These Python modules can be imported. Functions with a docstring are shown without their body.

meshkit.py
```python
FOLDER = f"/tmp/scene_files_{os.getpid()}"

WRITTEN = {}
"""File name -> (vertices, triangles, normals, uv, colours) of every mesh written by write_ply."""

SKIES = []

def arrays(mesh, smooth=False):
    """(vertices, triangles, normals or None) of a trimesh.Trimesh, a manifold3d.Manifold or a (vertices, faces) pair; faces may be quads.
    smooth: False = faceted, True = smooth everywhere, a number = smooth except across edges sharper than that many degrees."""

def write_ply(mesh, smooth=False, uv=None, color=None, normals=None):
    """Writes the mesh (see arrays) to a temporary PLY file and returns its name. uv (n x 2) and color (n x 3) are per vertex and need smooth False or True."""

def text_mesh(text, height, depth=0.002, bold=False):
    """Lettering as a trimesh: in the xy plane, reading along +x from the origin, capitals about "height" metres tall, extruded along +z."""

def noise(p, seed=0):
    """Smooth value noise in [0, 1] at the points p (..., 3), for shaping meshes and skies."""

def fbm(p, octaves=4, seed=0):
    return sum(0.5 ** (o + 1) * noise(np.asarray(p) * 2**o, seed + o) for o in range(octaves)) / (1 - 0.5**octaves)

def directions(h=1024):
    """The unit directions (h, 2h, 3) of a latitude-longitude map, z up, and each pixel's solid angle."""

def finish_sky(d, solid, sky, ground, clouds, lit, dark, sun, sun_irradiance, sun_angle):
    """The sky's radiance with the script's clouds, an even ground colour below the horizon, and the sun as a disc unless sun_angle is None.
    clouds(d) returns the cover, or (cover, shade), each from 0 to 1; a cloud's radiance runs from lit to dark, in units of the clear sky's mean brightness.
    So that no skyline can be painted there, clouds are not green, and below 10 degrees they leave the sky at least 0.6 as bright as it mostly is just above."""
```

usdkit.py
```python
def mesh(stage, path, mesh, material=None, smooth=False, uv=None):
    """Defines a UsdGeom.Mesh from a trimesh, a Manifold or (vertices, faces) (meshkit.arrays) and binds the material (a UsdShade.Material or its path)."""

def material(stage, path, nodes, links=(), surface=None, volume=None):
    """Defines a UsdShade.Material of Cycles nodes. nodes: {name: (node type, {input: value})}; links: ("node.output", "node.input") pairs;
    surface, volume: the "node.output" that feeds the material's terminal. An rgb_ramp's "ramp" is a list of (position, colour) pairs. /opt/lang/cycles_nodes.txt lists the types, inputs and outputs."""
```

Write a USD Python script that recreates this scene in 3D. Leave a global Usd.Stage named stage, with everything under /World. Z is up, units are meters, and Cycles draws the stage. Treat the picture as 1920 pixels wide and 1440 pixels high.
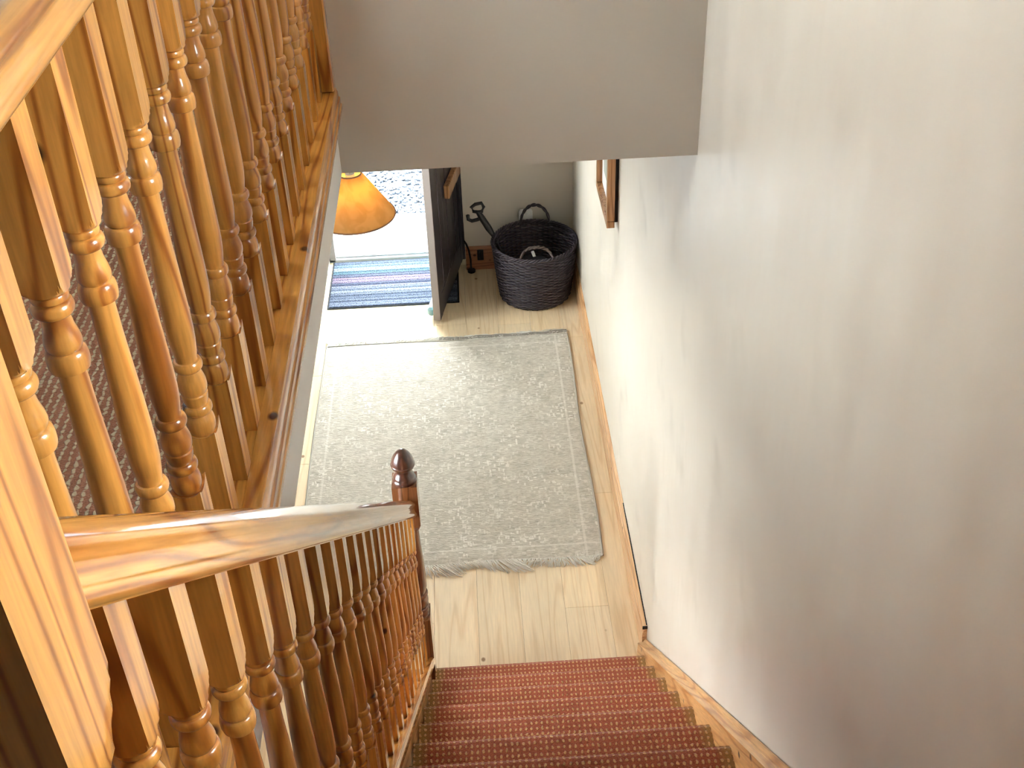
import math, random
import numpy as np, trimesh, usdkit, meshkit
import manifold3d as m3
from pxr import Usd, UsdGeom, UsdLux, UsdShade, Gf, Sdf, Vt

random.seed(4); RNG = np.random.default_rng(4)
PI = math.pi
stage = Usd.Stage.CreateInMemory()
UsdGeom.SetStageUpAxis(stage, 'Z'); UsdGeom.SetStageMetersPerUnit(stage, 1.0)
UsdGeom.Xform.Define(stage, '/World'); UsdGeom.Scope.Define(stage, '/World/Looks')

# ---------------------------------------------------------------- camera, sky, exposure
FPX, YAW, PITCH, ROLL, CZ = 2222.03, 0.031485, 0.628347, -0.037217, 4.097
EXPOSURE = 1.42
cam = UsdGeom.Camera.Define(stage, '/World/camera')
F = np.array([math.sin(YAW) * math.cos(PITCH), math.cos(YAW) * math.cos(PITCH), -math.sin(PITCH)])
R0 = np.cross(F, [0, 0, 1]); R0 /= np.linalg.norm(R0); U0 = np.cross(R0, F)
Rr = math.cos(ROLL) * R0 + math.sin(ROLL) * U0; Uu = -math.sin(ROLL) * R0 + math.cos(ROLL) * U0
cam.AddTransformOp().Set(Gf.Matrix4d(*Rr, 0, *Uu, 0, *(-F), 0, 0, 0, CZ, 1))
cam.CreateHorizontalApertureAttr(36.0); cam.CreateFocalLengthAttr(36.0 * FPX / 1920)
cam.CreateExposureAttr(EXPOSURE); cam.CreateClippingRangeAttr((0.03, 300))

sky = UsdLux.DomeLight.Define(stage, '/World/sky')          # bright overcast sky
sky.CreateColorAttr(Gf.Vec3f(0.90, 0.96, 1.0)); sky.CreateIntensityAttr(4.2)

# ---------------------------------------------------------------- helpers
used = {}
def numbered(parent, name):
    k = (str(parent), name); n = used.get(k, 0); used[k] = n + 1
    return name if n == 0 else f'{name}_{n:03d}'
def setd(prim, **kw):
    for k, v in kw.items():
        if v: prim.SetCustomDataByKey(k, v)
    return prim
def thing(name, label=None, cat=None, loc=(0, 0, 0), rz=0, group=None, kind=None):
    x = UsdGeom.Xform.Define(stage, '/World/' + numbered('/World', name))
    x.AddTranslateOp().Set(Gf.Vec3d(*map(float, loc)))
    if rz: x.AddRotateZOp().Set(math.degrees(rz))
    return setd(x.GetPrim(), label=label, category=cat, group=group, kind=kind)
def autosmooth(m, deg):
    """Corner normals averaged over neighbouring faces within deg of each face; returns (points, faces, normals)."""
    m = trimesh.Trimesh(np.round(m.vertices, 7), m.faces, process=True)
    v, f = np.asarray(m.vertices), np.asarray(m.faces)
    a = np.cross(v[f[:, 1]] - v[f[:, 0]], v[f[:, 2]] - v[f[:, 0]]); ar = np.linalg.norm(a, axis=1); keep = ar > 1e-14
    f, a, ar = f[keep], a[keep], ar[keep]; u = a / ar[:, None]
    corner = f.ravel(); face = np.repeat(np.arange(len(f)), 3); order = np.argsort(corner, kind='stable')
    cnt = np.bincount(corner, minlength=len(v)); start = np.cumsum(cnt) - cnt; out = np.zeros((len(corner), 3)); c = math.cos(math.radians(deg))
    for d in np.unique(cnt[cnt > 0]):
        idx = order[start[np.where(cnt == d)[0]][:, None] + np.arange(d)[None]]; fu = u[face[idx]]; fa = a[face[idx]]
        w = np.einsum('nik,njk->nij', fu, fu) > c
        out[idx] = np.einsum('nij,njk->nik', w.astype(float), fa)
    out /= np.linalg.norm(out, axis=1, keepdims=True) + 1e-30
    key = np.concatenate([corner[:, None].astype(np.int64), np.round(out * 2000).astype(np.int64)], 1)
    _, first, inv = np.unique(key, axis=0, return_index=True, return_inverse=True)
    return v[corner[first]], inv.reshape(-1, 3), out[first]
def obj(name, mesh, mat, parent=None, smooth=False, label=None, cat=None, kind=None, group=None):
    par = parent.GetPath() if parent is not None else Sdf.Path('/World')
    path = f'{par}/{numbered(par, name)}'
    if smooth and smooth is not True:
        v, f, n = autosmooth(mesh, smooth)
        p = usdkit.mesh(stage, path, (v, f), MATS[mat]); p.CreateNormalsAttr(Vt.Vec3fArray.FromNumpy(n.astype(np.float32))); p.SetNormalsInterpolation('vertex')
    else:
        p = usdkit.mesh(stage, path, mesh, MATS[mat], smooth)
    return setd(p.GetPrim(), label=label, category=cat, kind=kind, group=group)
def cat(*ms):
    return trimesh.util.concatenate([m for g in ms for m in (g if isinstance(g, list) else [g])])
def box(x0, x1, y0, y1, z0, z1):
    m = trimesh.creation.box([x1 - x0, y1 - y0, z1 - z0]); m.apply_translation([(x0 + x1) / 2, (y0 + y1) / 2, (z0 + z1) / 2]); return m
def rbox(x0, x1, y0, y1, z0, z1, c=.003):
    a = np.array([x0, y0, z0]); b = np.array([x1, y1, z1]); c = min(c, (b - a).min() * .45)
    pts = []
    for sx in (0, 1):
        for sy in (0, 1):
            for sz in (0, 1):
                p = np.where([sx, sy, sz], b, a); s = np.where([sx, sy, sz], -1, 1)
                for k in range(3):
                    q = p.astype(float).copy()
                    for j in range(3):
                        if j != k: q[j] += s[j] * c
                    pts.append(q)
    return trimesh.convex.convex_hull(np.array(pts))
def tube(pts, r, sides=8, caps=True):
    p = np.asarray(pts, float); t = np.gradient(p, axis=0); t /= np.linalg.norm(t, axis=1, keepdims=True) + 1e-12
    ref = np.array([0, 0, 1.0]) if abs(t[:, 2]).mean() < .9 else np.array([1.0, 0, 0])
    a = np.cross(t, ref); a /= np.linalg.norm(a, axis=1, keepdims=True) + 1e-12; b = np.cross(t, a)
    ang = np.arange(sides) * 2 * PI / sides; r = np.broadcast_to(r, (len(p),))
    v = p[:, None] + r[:, None, None] * (np.cos(ang)[None, :, None] * a[:, None] + np.sin(ang)[None, :, None] * b[:, None])
    n = len(p); i, j = np.meshgrid(np.arange(n - 1), np.arange(sides), indexing='ij'); k = (j + 1) % sides
    q = np.stack([i * sides + j, i * sides + k, (i + 1) * sides + k, (i + 1) * sides + j], -1).reshape(-1, 4)
    f = np.vstack([q[:, [0, 2, 1]], q[:, [0, 3, 2]]]); v = v.reshape(-1, 3)
    if caps:
        v = np.vstack([v, p[:1], p[-1:]]); N = len(v); js = np.arange(sides); ks = (js + 1) % sides
        f = np.vstack([f, np.stack([np.full(sides, N - 2), js, ks], 1), np.stack([np.full(sides, N - 1), (n - 1) * sides + ks, (n - 1) * sides + js], 1)])
    m = trimesh.Trimesh(v, f, process=False); return m
def sweep(profile, path_pts, right, up):
    """closed profile (n,2) in (right, up), straight or bent along path"""
    pr = np.asarray(profile, float); P = np.asarray(path_pts, float); right = np.asarray(right, float); up = np.asarray(up, float)
    v = (P[:, None] + pr[None, :, :1] * right + pr[None, :, 1:] * up).reshape(-1, 3); n = len(pr); f = []
    for i in range(len(P) - 1):
        for j in range(n):
            k = (j + 1) % n; a, b, c, d = i * n + j, i * n + k, (i + 1) * n + k, (i + 1) * n + j
            f += [[a, b, c], [a, c, d]]
    from shapely.geometry import Polygon
    tv, tf = trimesh.creation.triangulate_polygon(Polygon(pr), engine='earcut')
    idx = [int(np.argmin(((pr - q) ** 2).sum(1))) for q in tv]
    for t in tf:
        f.append([idx[t[0]], idx[t[2]], idx[t[1]]]); o = (len(P) - 1) * n; f.append([o + idx[t[0]], o + idx[t[1]], o + idx[t[2]]])
    m = trimesh.Trimesh(v, np.array(f), process=False); m.fix_normals(); return m
def rot_to(m, z_axis_angle=0, loc=(0, 0, 0)):
    m = m.copy(); m.apply_transform(trimesh.transformations.rotation_matrix(z_axis_angle, [0, 0, 1])); m.apply_translation(loc); return m
def arc(cx, cy, r, a0, a1, n=5):
    return [(cx + r * math.cos(math.radians(a)), cy + r * math.sin(math.radians(a))) for a in np.linspace(a0, a1, n)]
def diff(a, *bs):
    M = m3.Manifold(m3.Mesh(np.array(a.vertices, np.float32), np.array(a.faces, np.uint32)))
    for b in bs: M = M - m3.Manifold(m3.Mesh(np.array(b.vertices, np.float32), np.array(b.faces, np.uint32)))
    return M

# ---------------------------------------------------------------- materials
MATS = {}
def mat(name, nodes, links, surface='p.BSDF'):
    MATS[name] = usdkit.material(stage, f'/World/Looks/{name}', nodes, links, surface); return MATS[name]
def plain(name, col, rough=.5, spec=.5, bump=None, metallic=0, **kw):
    nodes = {'p': ('principled_bsdf', {'base_color': col, 'roughness': rough, 'specular_ior_level': spec, 'metallic': metallic, **kw})}; links = []
    if bump:
        nodes |= {'g': ('geometry', {}), 'n': ('noise_texture', {'scale': bump[0], 'detail': 3.0}), 'b': ('bump', {'strength': 1.0, 'distance': bump[1]})}
        links = [('g.position', 'n.vector'), ('n.fac', 'b.height'), ('b.normal', 'p.normal')]
    return mat(name, nodes, links)
def pine(name, axis, light, mid, dark, rough=.3, coat=.9, freq=1.0, rake=0.0, knots=True, contrast=1.0, rings=66.0, kp=.24, knot_col=(.06, .018, .006)):
    """Lacquered pine with its grain along an axis (after an optional turn about x)."""
    s = {'x': (.07, 1, 1), 'y': (1, .07, 1), 'z': (1, 1, .07)}[axis]
    ks = {'x': (12, 16, 16), 'y': (16, 12, 16), 'z': (16, 16, 12)}[axis]
    nodes = {'g': ('geometry', {}), 'r': ('mapping', {'rotation': (rake, 0, 0)}), 's': ('mapping', {'scale': s}),
             'wn': ('noise_texture', {'scale': 9.0 * freq, 'detail': 2.0, 'roughness': .4}),
             'w': ('math', {'math_type': 'multiply', 'value2': rings}), 'sn': ('math', {'math_type': 'sine'}),
             'h': ('math', {'math_type': 'multiply_add', 'value2': .5, 'value3': .5}),
             'ramp': ('rgb_ramp', {'ramp': [(0, light), (.55, light), (.86, mid), (1, dark)]}),
             'fn': ('noise_texture', {'scale': 170.0 * freq, 'detail': 3.0}),
             'tn': ('noise_texture', {'scale': 5.0, 'detail': 1.0}),
             'fr': ('map_range', {'from_min': .3, 'from_max': .7, 'to_min': .82, 'to_max': 1.12}),
             'tr': ('map_range', {'from_min': .3, 'from_max': .7, 'to_min': .8, 'to_max': 1.15}),
             'mm': ('math', {'math_type': 'multiply'}), 'mx': ('mix_color', {'blend_type': 'multiply', 'fac': contrast, 'use_clamp': False}),
             'cc': ('combine_color', {}),
             'p': ('principled_bsdf', {'roughness': rough, 'coat_weight': coat, 'coat_roughness': .05})}
    links = [('g.position', 'r.vector'), ('r.vector', 's.vector'), ('s.vector', 'wn.vector'), ('s.vector', 'fn.vector'), ('s.vector', 'tn.vector'),
             ('wn.fac', 'w.value1'), ('w.value', 'sn.value1'), ('sn.value', 'h.value1'), ('h.value', 'ramp.fac'), ('fn.fac', 'fr.value'), ('tn.fac', 'tr.value'),
             ('fr.result', 'mm.value1'), ('tr.result', 'mm.value2'), ('mm.value', 'cc.r'), ('mm.value', 'cc.g'), ('mm.value', 'cc.b'),
             ('ramp.color', 'mx.a'), ('cc.color', 'mx.b')]
    out = 'mx.result'
    if knots:
        nodes |= {'k': ('mapping', {'scale': ks}), 'v': ('voronoi_texture', {'scale': 1.0, 'feature': 'f1'}), 'vs': ('separate_color', {}),
                  'gt': ('math', {'math_type': 'less_than', 'value2': kp}), 'kd': ('map_range', {'from_min': .10, 'from_max': .19, 'to_min': 1.0, 'to_max': 0.0, 'clamp': True}),
                  'kf': ('math', {'math_type': 'multiply'}), 'km': ('mix_color', {'b': knot_col})}
        links += [('r.vector', 'k.vector'), ('k.vector', 'v.vector'), ('v.color', 'vs.color'), ('vs.r', 'gt.value1'), ('v.distance', 'kd.value'),
                  ('kd.result', 'kf.value1'), ('gt.value', 'kf.value2'), ('kf.value', 'km.fac'), (out, 'km.a')]
        out = 'km.result'
    links.append((out, 'p.base_color'))
    return mat(name, nodes, links)
RAKE = math.atan(.881)
OL, OM, OD = (.63, .285, .058), (.53, .205, .036), (.34, .108, .016)
pine('pine_upright', 'z', OL, OM, OD)
pine('pine_level', 'y', OL, OM, OD)
pine('pine_rake', 'y', OL, OM, OD, rake=RAKE, rough=.25, freq=.8)
pine('pine_cross', 'x', OL, OM, OD)
pine('pine_newel', 'z', (.085, .028, .016), (.07, .022, .012), (.045, .014, .008), knots=False)
PL, PM, PD = (.66, .40, .20), (.60, .34, .16), (.48, .25, .10)
pine('pine_base', 'y', PL, PM, PD, rough=.35, coat=.2)
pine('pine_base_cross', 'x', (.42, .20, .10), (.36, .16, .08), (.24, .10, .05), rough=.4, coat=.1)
pine('pine_string', 'y', (.62, .34, .13), (.55, .27, .09), (.42, .18, .05), rake=RAKE, rough=.35, coat=.2)
pine('pine_frame', 'z', (.46, .235, .10), (.40, .19, .075), (.28, .12, .04), coat=.2, knots=False)
pine('pine_shaded', 'z', (.20, .072, .026), (.16, .054, .018), (.10, .031, .010))  # same pine, darkened to carry the backlit shade of the far newel
for i, t in enumerate([(1, 1, 1), (1.05, 1.03, 1.0), (.95, .94, .92), (1.0, .97, .92)]):
    c = lambda a: tuple(np.array(a) * t)
    pine(f'plank_pine_{i}', 'y', c((.80, .645, .43)), c((.775, .61, .395)), c((.72, .545, .335)), rough=.34, coat=.1, freq=.7, contrast=.4, knot_col=(.30, .17, .08), kp=.05)

def wall_mat(name, col, rough, spec=.4, big=.004):
    mat(name, {'g': ('geometry', {}), 's': ('mapping', {'scale': (1, 1.6, .7)}), 'n1': ('noise_texture', {'scale': 4.0, 'detail': 2.0, 'roughness': .55}),
               'n3': ('noise_texture', {'scale': 3.0, 'detail': 2.0}),
               'b1': ('bump', {'strength': 1.0, 'distance': big}),
               'rr': ('map_range', {'from_min': .3, 'from_max': .7, 'to_min': rough - .08, 'to_max': rough + .1}),
               'ramp': ('rgb_ramp', {'ramp': [(.3, tuple(np.array(col) * .96)), (.7, col)]}),
               'p': ('principled_bsdf', {'specular_ior_level': spec})},
        [('g.position', 's.vector'), ('s.vector', 'n1.vector'), ('g.position', 'n3.vector'), ('n1.fac', 'b1.height'), ('b1.normal', 'p.normal'), ('n3.fac', 'rr.value'), ('rr.result', 'p.roughness'), ('n3.fac', 'ramp.fac'), ('ramp.color', 'p.base_color')])
wall_mat('paint_satin', (.66, .605, .51), .40, .5, .005)
wall_mat('paint_matt', (.63, .585, .50), .7, .3, .003)
plain('paint_white', (.78, .77, .74), .6)
plain('white_plastic', (.82, .82, .80), .35)
plain('frame_white', (.80, .80, .79), .4)
mat('window_glass', {'f': ('fresnel', {'IOR': 1.45}), 't': ('transparent_bsdf', {}), 'g': ('glossy_bsdf', {'roughness': 0.0, 'color': (1, 1, 1)}), 'm': ('mix_closure', {})},
    [('f.fac', 'm.fac'), ('t.BSDF', 'm.closure1'), ('g.BSDF', 'm.closure2')], 'm.closure')

def carpet(name, ground, ground2, fleck, px, py, size, elong, jit, border=None):
    """Loop-pile carpet: small pale flecks in rows along y on a mottled ground."""
    nodes = {'g': ('geometry', {}), 'dn': ('noise_texture', {'scale': 70.0, 'detail': 1.0}), 'dm': ('vector_math', {'vector_math_type': 'scale', 'math_type': 'scale', 'scale': jit}),
             'ad': ('vector_math', {'math_type': 'add'}), 'sx': ('separate_xyz', {}),
             'ux': ('math', {'math_type': 'multiply', 'value2': 1 / px}), 'uy': ('math', {'math_type': 'multiply', 'value2': 1 / py}),
             'sy': ('math', {'math_type': 'subtract'}), 'uz': ('math', {'math_type': 'multiply', 'value2': 1 / py}),
             'fx': ('math', {'math_type': 'pingpong', 'value2': .5}), 'fy': ('math', {'math_type': 'pingpong', 'value2': .5}),
             'x2': ('math', {'math_type': 'multiply'}), 'y2': ('math', {'math_type': 'multiply'}), 'yy': ('math', {'math_type': 'multiply', 'value2': elong}), 'd': ('math', {'math_type': 'add'}),
             'dd': ('math', {'math_type': 'sqrt'}), 'mr': ('map_range', {'from_min': size * .7, 'from_max': size * 1.15, 'to_min': 1.0, 'to_max': 0.0, 'clamp': True}),
             'n': ('noise_texture', {'scale': 260.0, 'detail': 2.0}), 'gm': ('mix_color', {'a': ground, 'b': ground2}),
             'gf': ('map_range', {'from_min': .35, 'from_max': .65, 'to_min': 0.0, 'to_max': 1.0, 'clamp': True}),
             'm': ('mix_color', {'b': fleck}), 'b': ('bump', {'strength': .9, 'distance': .003}), 'hb': ('math', {'math_type': 'add'}),
             'p': ('principled_bsdf', {'roughness': .95, 'specular_ior_level': .15, 'sheen_weight': .25, 'sheen_roughness': .5})}
    nodes['dm'][1].pop('vector_math_type')
    links = [('g.position', 'dn.vector'), ('dn.color', 'dm.vector1'), ('g.position', 'ad.vector1'), ('dm.vector', 'ad.vector2'), ('ad.vector', 'sx.vector'),
             ('sx.x', 'ux.value1'), ('sx.y', 'sy.value1'), ('sx.z', 'sy.value2'), ('sy.value', 'uy.value1'), ('ux.value', 'fx.value1'), ('uy.value', 'fy.value1'),
             ('fx.value', 'x2.value1'), ('fx.value', 'x2.value2'), ('fy.value', 'yy.value1'), ('yy.value', 'y2.value1'), ('yy.value', 'y2.value2'), ('x2.value', 'd.value1'), ('y2.value', 'd.value2'),
             ('d.value', 'dd.value1'), ('dd.value', 'mr.value'), ('g.position', 'n.vector'), ('n.fac', 'gf.value'), ('gf.result', 'gm.fac'), ('mr.result', 'm.fac'),
             ('mr.result', 'hb.value1'), ('n.fac', 'hb.value2'), ('hb.value', 'b.height'), ('b.normal', 'p.normal'), ('m.result', 'p.base_color')]
    base = 'gm.result'
    if border:      # olive bands woven along both sides of the runner
        x0, x1, w, bc = border
        nodes |= {'bx': ('separate_xyz', {}), 'b0': ('map_range', {'from_min': x0 + w * .5, 'from_max': x0 + w * 1.3, 'to_min': 1.0, 'to_max': 0.0, 'clamp': True}),
                  'b1': ('map_range', {'from_min': x1 - w * 1.3, 'from_max': x1 - w * .5, 'to_min': 0.0, 'to_max': 1.0, 'clamp': True}),
                  'ba': ('math', {'math_type': 'maximum'}), 'bm': ('mix_color', {'b': bc})}
        links += [('g.position', 'bx.vector'), ('bx.x', 'b0.value'), ('bx.x', 'b1.value'), ('b0.result', 'ba.value1'), ('b1.result', 'ba.value2'), ('ba.value', 'bm.fac'), (base, 'bm.a')]
        base = 'bm.result'
    links.append((base, 'm.a'))
    return mat(name, nodes, links)
carpet('landing_pile', (.44, .205, .12), (.30, .13, .075), (.66, .59, .41), .0165, .0165, .235, .5, .011)
carpet('stair_pile', (.38, .096, .037), (.255, .05, .019), (.58, .31, .125), .017, .021, .235, .8, .008, border=(-.262, .628, .038, (.29, .15, .04)))

# rug: worn grey wool with paler woven ticks and a thin pale frame line
RX0, RX1, RY0, RY1 = -.948, .543, 4.17, 6.125
mat('rug_wool', {'g': ('geometry', {}), 'sx': ('separate_xyz', {}),
    'm1': ('mapping', {'scale': (42, 85, 1)}), 'm2': ('mapping', {'scale': (85, 34, 1)}),
    'v1': ('voronoi_texture', {'scale': 1.0, 'metric': 'chebychev', 'randomness': .8}), 'v2': ('voronoi_texture', {'scale': 1.0, 'metric': 'chebychev', 'randomness': .8}),
    'c1': ('separate_color', {}), 'c2': ('separate_color', {}),
    't1': ('math', {'math_type': 'greater_than', 'value2': .80}), 't2': ('math', {'math_type': 'greater_than', 'value2': .80}), 'tk': ('math', {'math_type': 'maximum'}),
    'd1': ('math', {'math_type': 'less_than', 'value2': .42}), 'd2': ('math', {'math_type': 'less_than', 'value2': .42}),
    'q1': ('math', {'math_type': 'multiply'}), 'q2': ('math', {'math_type': 'multiply'}),
    'wn': ('noise_texture', {'scale': 5.0, 'detail': 3.0}), 'wm': ('map_range', {'from_min': .40, 'from_max': .62, 'to_min': .10, 'to_max': .62, 'clamp': True}), 'tf': ('math', {'math_type': 'multiply'}),
    'fn': ('noise_texture', {'scale': 120.0, 'detail': 3.0, 'distortion': .6}), 'fm': ('mapping', {'scale': (.3, 1, 1)}),
    'ramp': ('rgb_ramp', {'ramp': [(.32, (.34, .31, .25)), (.5, (.49, .45, .37)), (.66, (.61, .57, .48))]}),
    'cn': ('noise_texture', {'scale': 13.0, 'detail': 4.0, 'roughness': .7}), 'cm': ('math', {'math_type': 'multiply_add', 'value2': .6}), 'ch': ('math', {'math_type': 'multiply', 'value2': .4}),
    'ax': ('math', {'math_type': 'subtract', 'value2': (RX0 + RX1) / 2}), 'aa': ('math', {'math_type': 'absolute'}), 'al': ('math', {'math_type': 'compare', 'value2': (RX1 - RX0) / 2 - .075, 'value3': .006}),
    'ay': ('math', {'math_type': 'subtract', 'value2': (RY0 + RY1) / 2}), 'ab': ('math', {'math_type': 'absolute'}), 'am': ('math', {'math_type': 'compare', 'value2': (RY1 - RY0) / 2 - .085, 'value3': .006}),
    'lx': ('math', {'math_type': 'maximum'}), 'lf': ('math', {'math_type': 'multiply', 'value2': .45}),
    'mx': ('mix_color', {'b': (.80, .76, .68)}), 'ml': ('mix_color', {'b': (.72, .68, .60)}),
    'b': ('bump', {'strength': .8, 'distance': .003}), 'p': ('principled_bsdf', {'roughness': .95, 'specular_ior_level': .15, 'sheen_weight': .3})},
    [('g.position', 'sx.vector'), ('g.position', 'm1.vector'), ('g.position', 'm2.vector'), ('m1.vector', 'v1.vector'), ('m2.vector', 'v2.vector'), ('v1.color', 'c1.color'), ('v2.color', 'c2.color'),
     ('c1.r', 't1.value1'), ('c2.r', 't2.value1'), ('v1.distance', 'd1.value1'), ('v2.distance', 'd2.value1'), ('t1.value', 'q1.value1'), ('d1.value', 'q1.value2'), ('t2.value', 'q2.value1'), ('d2.value', 'q2.value2'),
     ('q1.value', 'tk.value1'), ('q2.value', 'tk.value2'), ('g.position', 'wn.vector'), ('wn.fac', 'wm.value'), ('tk.value', 'tf.value1'), ('wm.result', 'tf.value2'),
     ('g.position', 'fm.vector'), ('fm.vector', 'fn.vector'), ('g.position', 'cn.vector'), ('cn.fac', 'ch.value1'), ('fn.fac', 'cm.value1'), ('ch.value', 'cm.value3'), ('cm.value', 'ramp.fac'),
     ('sx.x', 'ax.value1'), ('ax.value', 'aa.value1'), ('aa.value', 'al.value1'), ('sx.y', 'ay.value1'), ('ay.value', 'ab.value1'), ('ab.value', 'am.value1'),
     ('al.value', 'lx.value1'), ('am.value', 'lx.value2'), ('lx.value', 'lf.value1'),
     ('ramp.color', 'mx.a'), ('tf.value', 'mx.fac'), ('mx.result', 'ml.a'), ('lf.value', 'ml.fac'), ('ml.result', 'p.base_color'), ('fn.fac', 'b.height'), ('b.normal', 'p.normal')])
plain('turned_wool', (.27, .25, .21), .95, .1, (300, .002))
plain('rug_edge', (.44, .41, .35), .95, .1, (300, .002))
plain('fringe_wool', (.66, .63, .55), .95, .1)
plain('wicker', (.042, .034, .044), .42, .5, (90, .001))
plain('wicker_pale', (.085, .058, .045), .5, .5, (90, .001))
plain('dark_lining', (.014, .015, .02), .8)
plain('black_plastic', (.012, .014, .016), .45)
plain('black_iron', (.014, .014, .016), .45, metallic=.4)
plain('door_dark', (.045, .040, .056), .30, .5, (60, .0006))
plain('door_edge', (.30, .26, .24), .5, .4, (80, .001))
plain('door_blue', (.25, .42, .45), .4)
plain('alu', (.55, .56, .57), .35, metallic=.9)
plain('sill_paint', (.50, .50, .50), .5)
plain('concrete', (.50, .48, .44), .9, .2, (40, .004))
plain('house_render', (.62, .60, .56), .9, .2, (60, .003))
plain('brass', (.70, .50, .20), .3, metallic=1.0)
plain('mat_rubber', (.012, .014, .02), .8)
plain('paper_white', (.72, .71, .68), .9)
plain('paper_art', (.40, .42, .36), .9)
mat('pebble', {'o': ('object_info', {}), 'ramp': ('rgb_ramp', {'ramp': [(0, (.045, .058, .080)), (.5, (.072, .090, .118)), (.85, (.105, .122, .145)), (1, (.18, .19, .20))]}), 'p': ('principled_bsdf', {'roughness': .8})},
    [('o.random', 'ramp.fac'), ('ramp.color', 'p.base_color')])
mat('gravel_bed', {'g': ('geometry', {}), 'v': ('voronoi_texture', {'scale': 38.0}), 's': ('separate_color', {}),
    'ramp': ('rgb_ramp', {'ramp': [(0, (.045, .058, .080)), (.5, (.072, .090, .118)), (.85, (.105, .122, .145)), (1, (.18, .19, .20))]}), 'b': ('bump', {'distance': .012, 'invert': True}), 'p': ('principled_bsdf', {'roughness': .85})},
    [('g.position', 'v.vector'), ('v.color', 's.color'), ('s.r', 'ramp.fac'), ('ramp.color', 'p.base_color'), ('v.distance', 'b.height'), ('b.normal', 'p.normal')])
# striped doormat
MX0, MX1, MY0, MY1 = -.975, -.115, 6.565, 7.165
mat('mat_stripes', {'g': ('geometry', {}), 'sx': ('separate_xyz', {}), 'mr': ('map_range', {'from_min': MY0, 'from_max': MY1}),
    'ramp': ('rgb_ramp', {'interpolate': False, 'ramp': [(0, (.08, .10, .15)), (.05, (.17, .20, .27)), (.10, (.08, .10, .15)), (.14, (.11, .135, .19)), (.20, (.075, .095, .14)), (.27, (.12, .14, .19)), (.30, (.18, .21, .27)), (.36, (.075, .095, .14)),
        (.40, (.17, .19, .25)), (.45, (.05, .06, .10)), (.52, (.16, .13, .19)), (.60, (.19, .12, .18)), (.63, (.06, .07, .11)), (.70, (.05, .095, .125)), (.78, (.17, .21, .26)), (.84, (.08, .12, .16)), (.92, (.06, .08, .12))]}),
    'n': ('noise_texture', {'scale': 120.0, 'detail': 3.0}), 'nr': ('map_range', {'from_min': .35, 'from_max': .65, 'to_min': .42, 'to_max': 1.2}), 'cc': ('combine_color', {}),
    'm': ('mix_color', {'blend_type': 'multiply', 'fac': 1.0, 'use_clamp': False}), 'b': ('bump', {'strength': 1.0, 'distance': .004}), 'p': ('principled_bsdf', {'roughness': .9, 'specular_ior_level': .2})},
    [('g.position', 'sx.vector'), ('sx.y', 'mr.value'), ('mr.result', 'ramp.fac'), ('g.position', 'n.vector'), ('n.fac', 'nr.value'), ('nr.result', 'cc.r'), ('nr.result', 'cc.g'), ('nr.result', 'cc.b'),
     ('ramp.color', 'm.a'), ('cc.color', 'm.b'), ('m.result', 'p.base_color'), ('n.fac', 'b.height'), ('b.normal', 'p.normal')])
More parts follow.
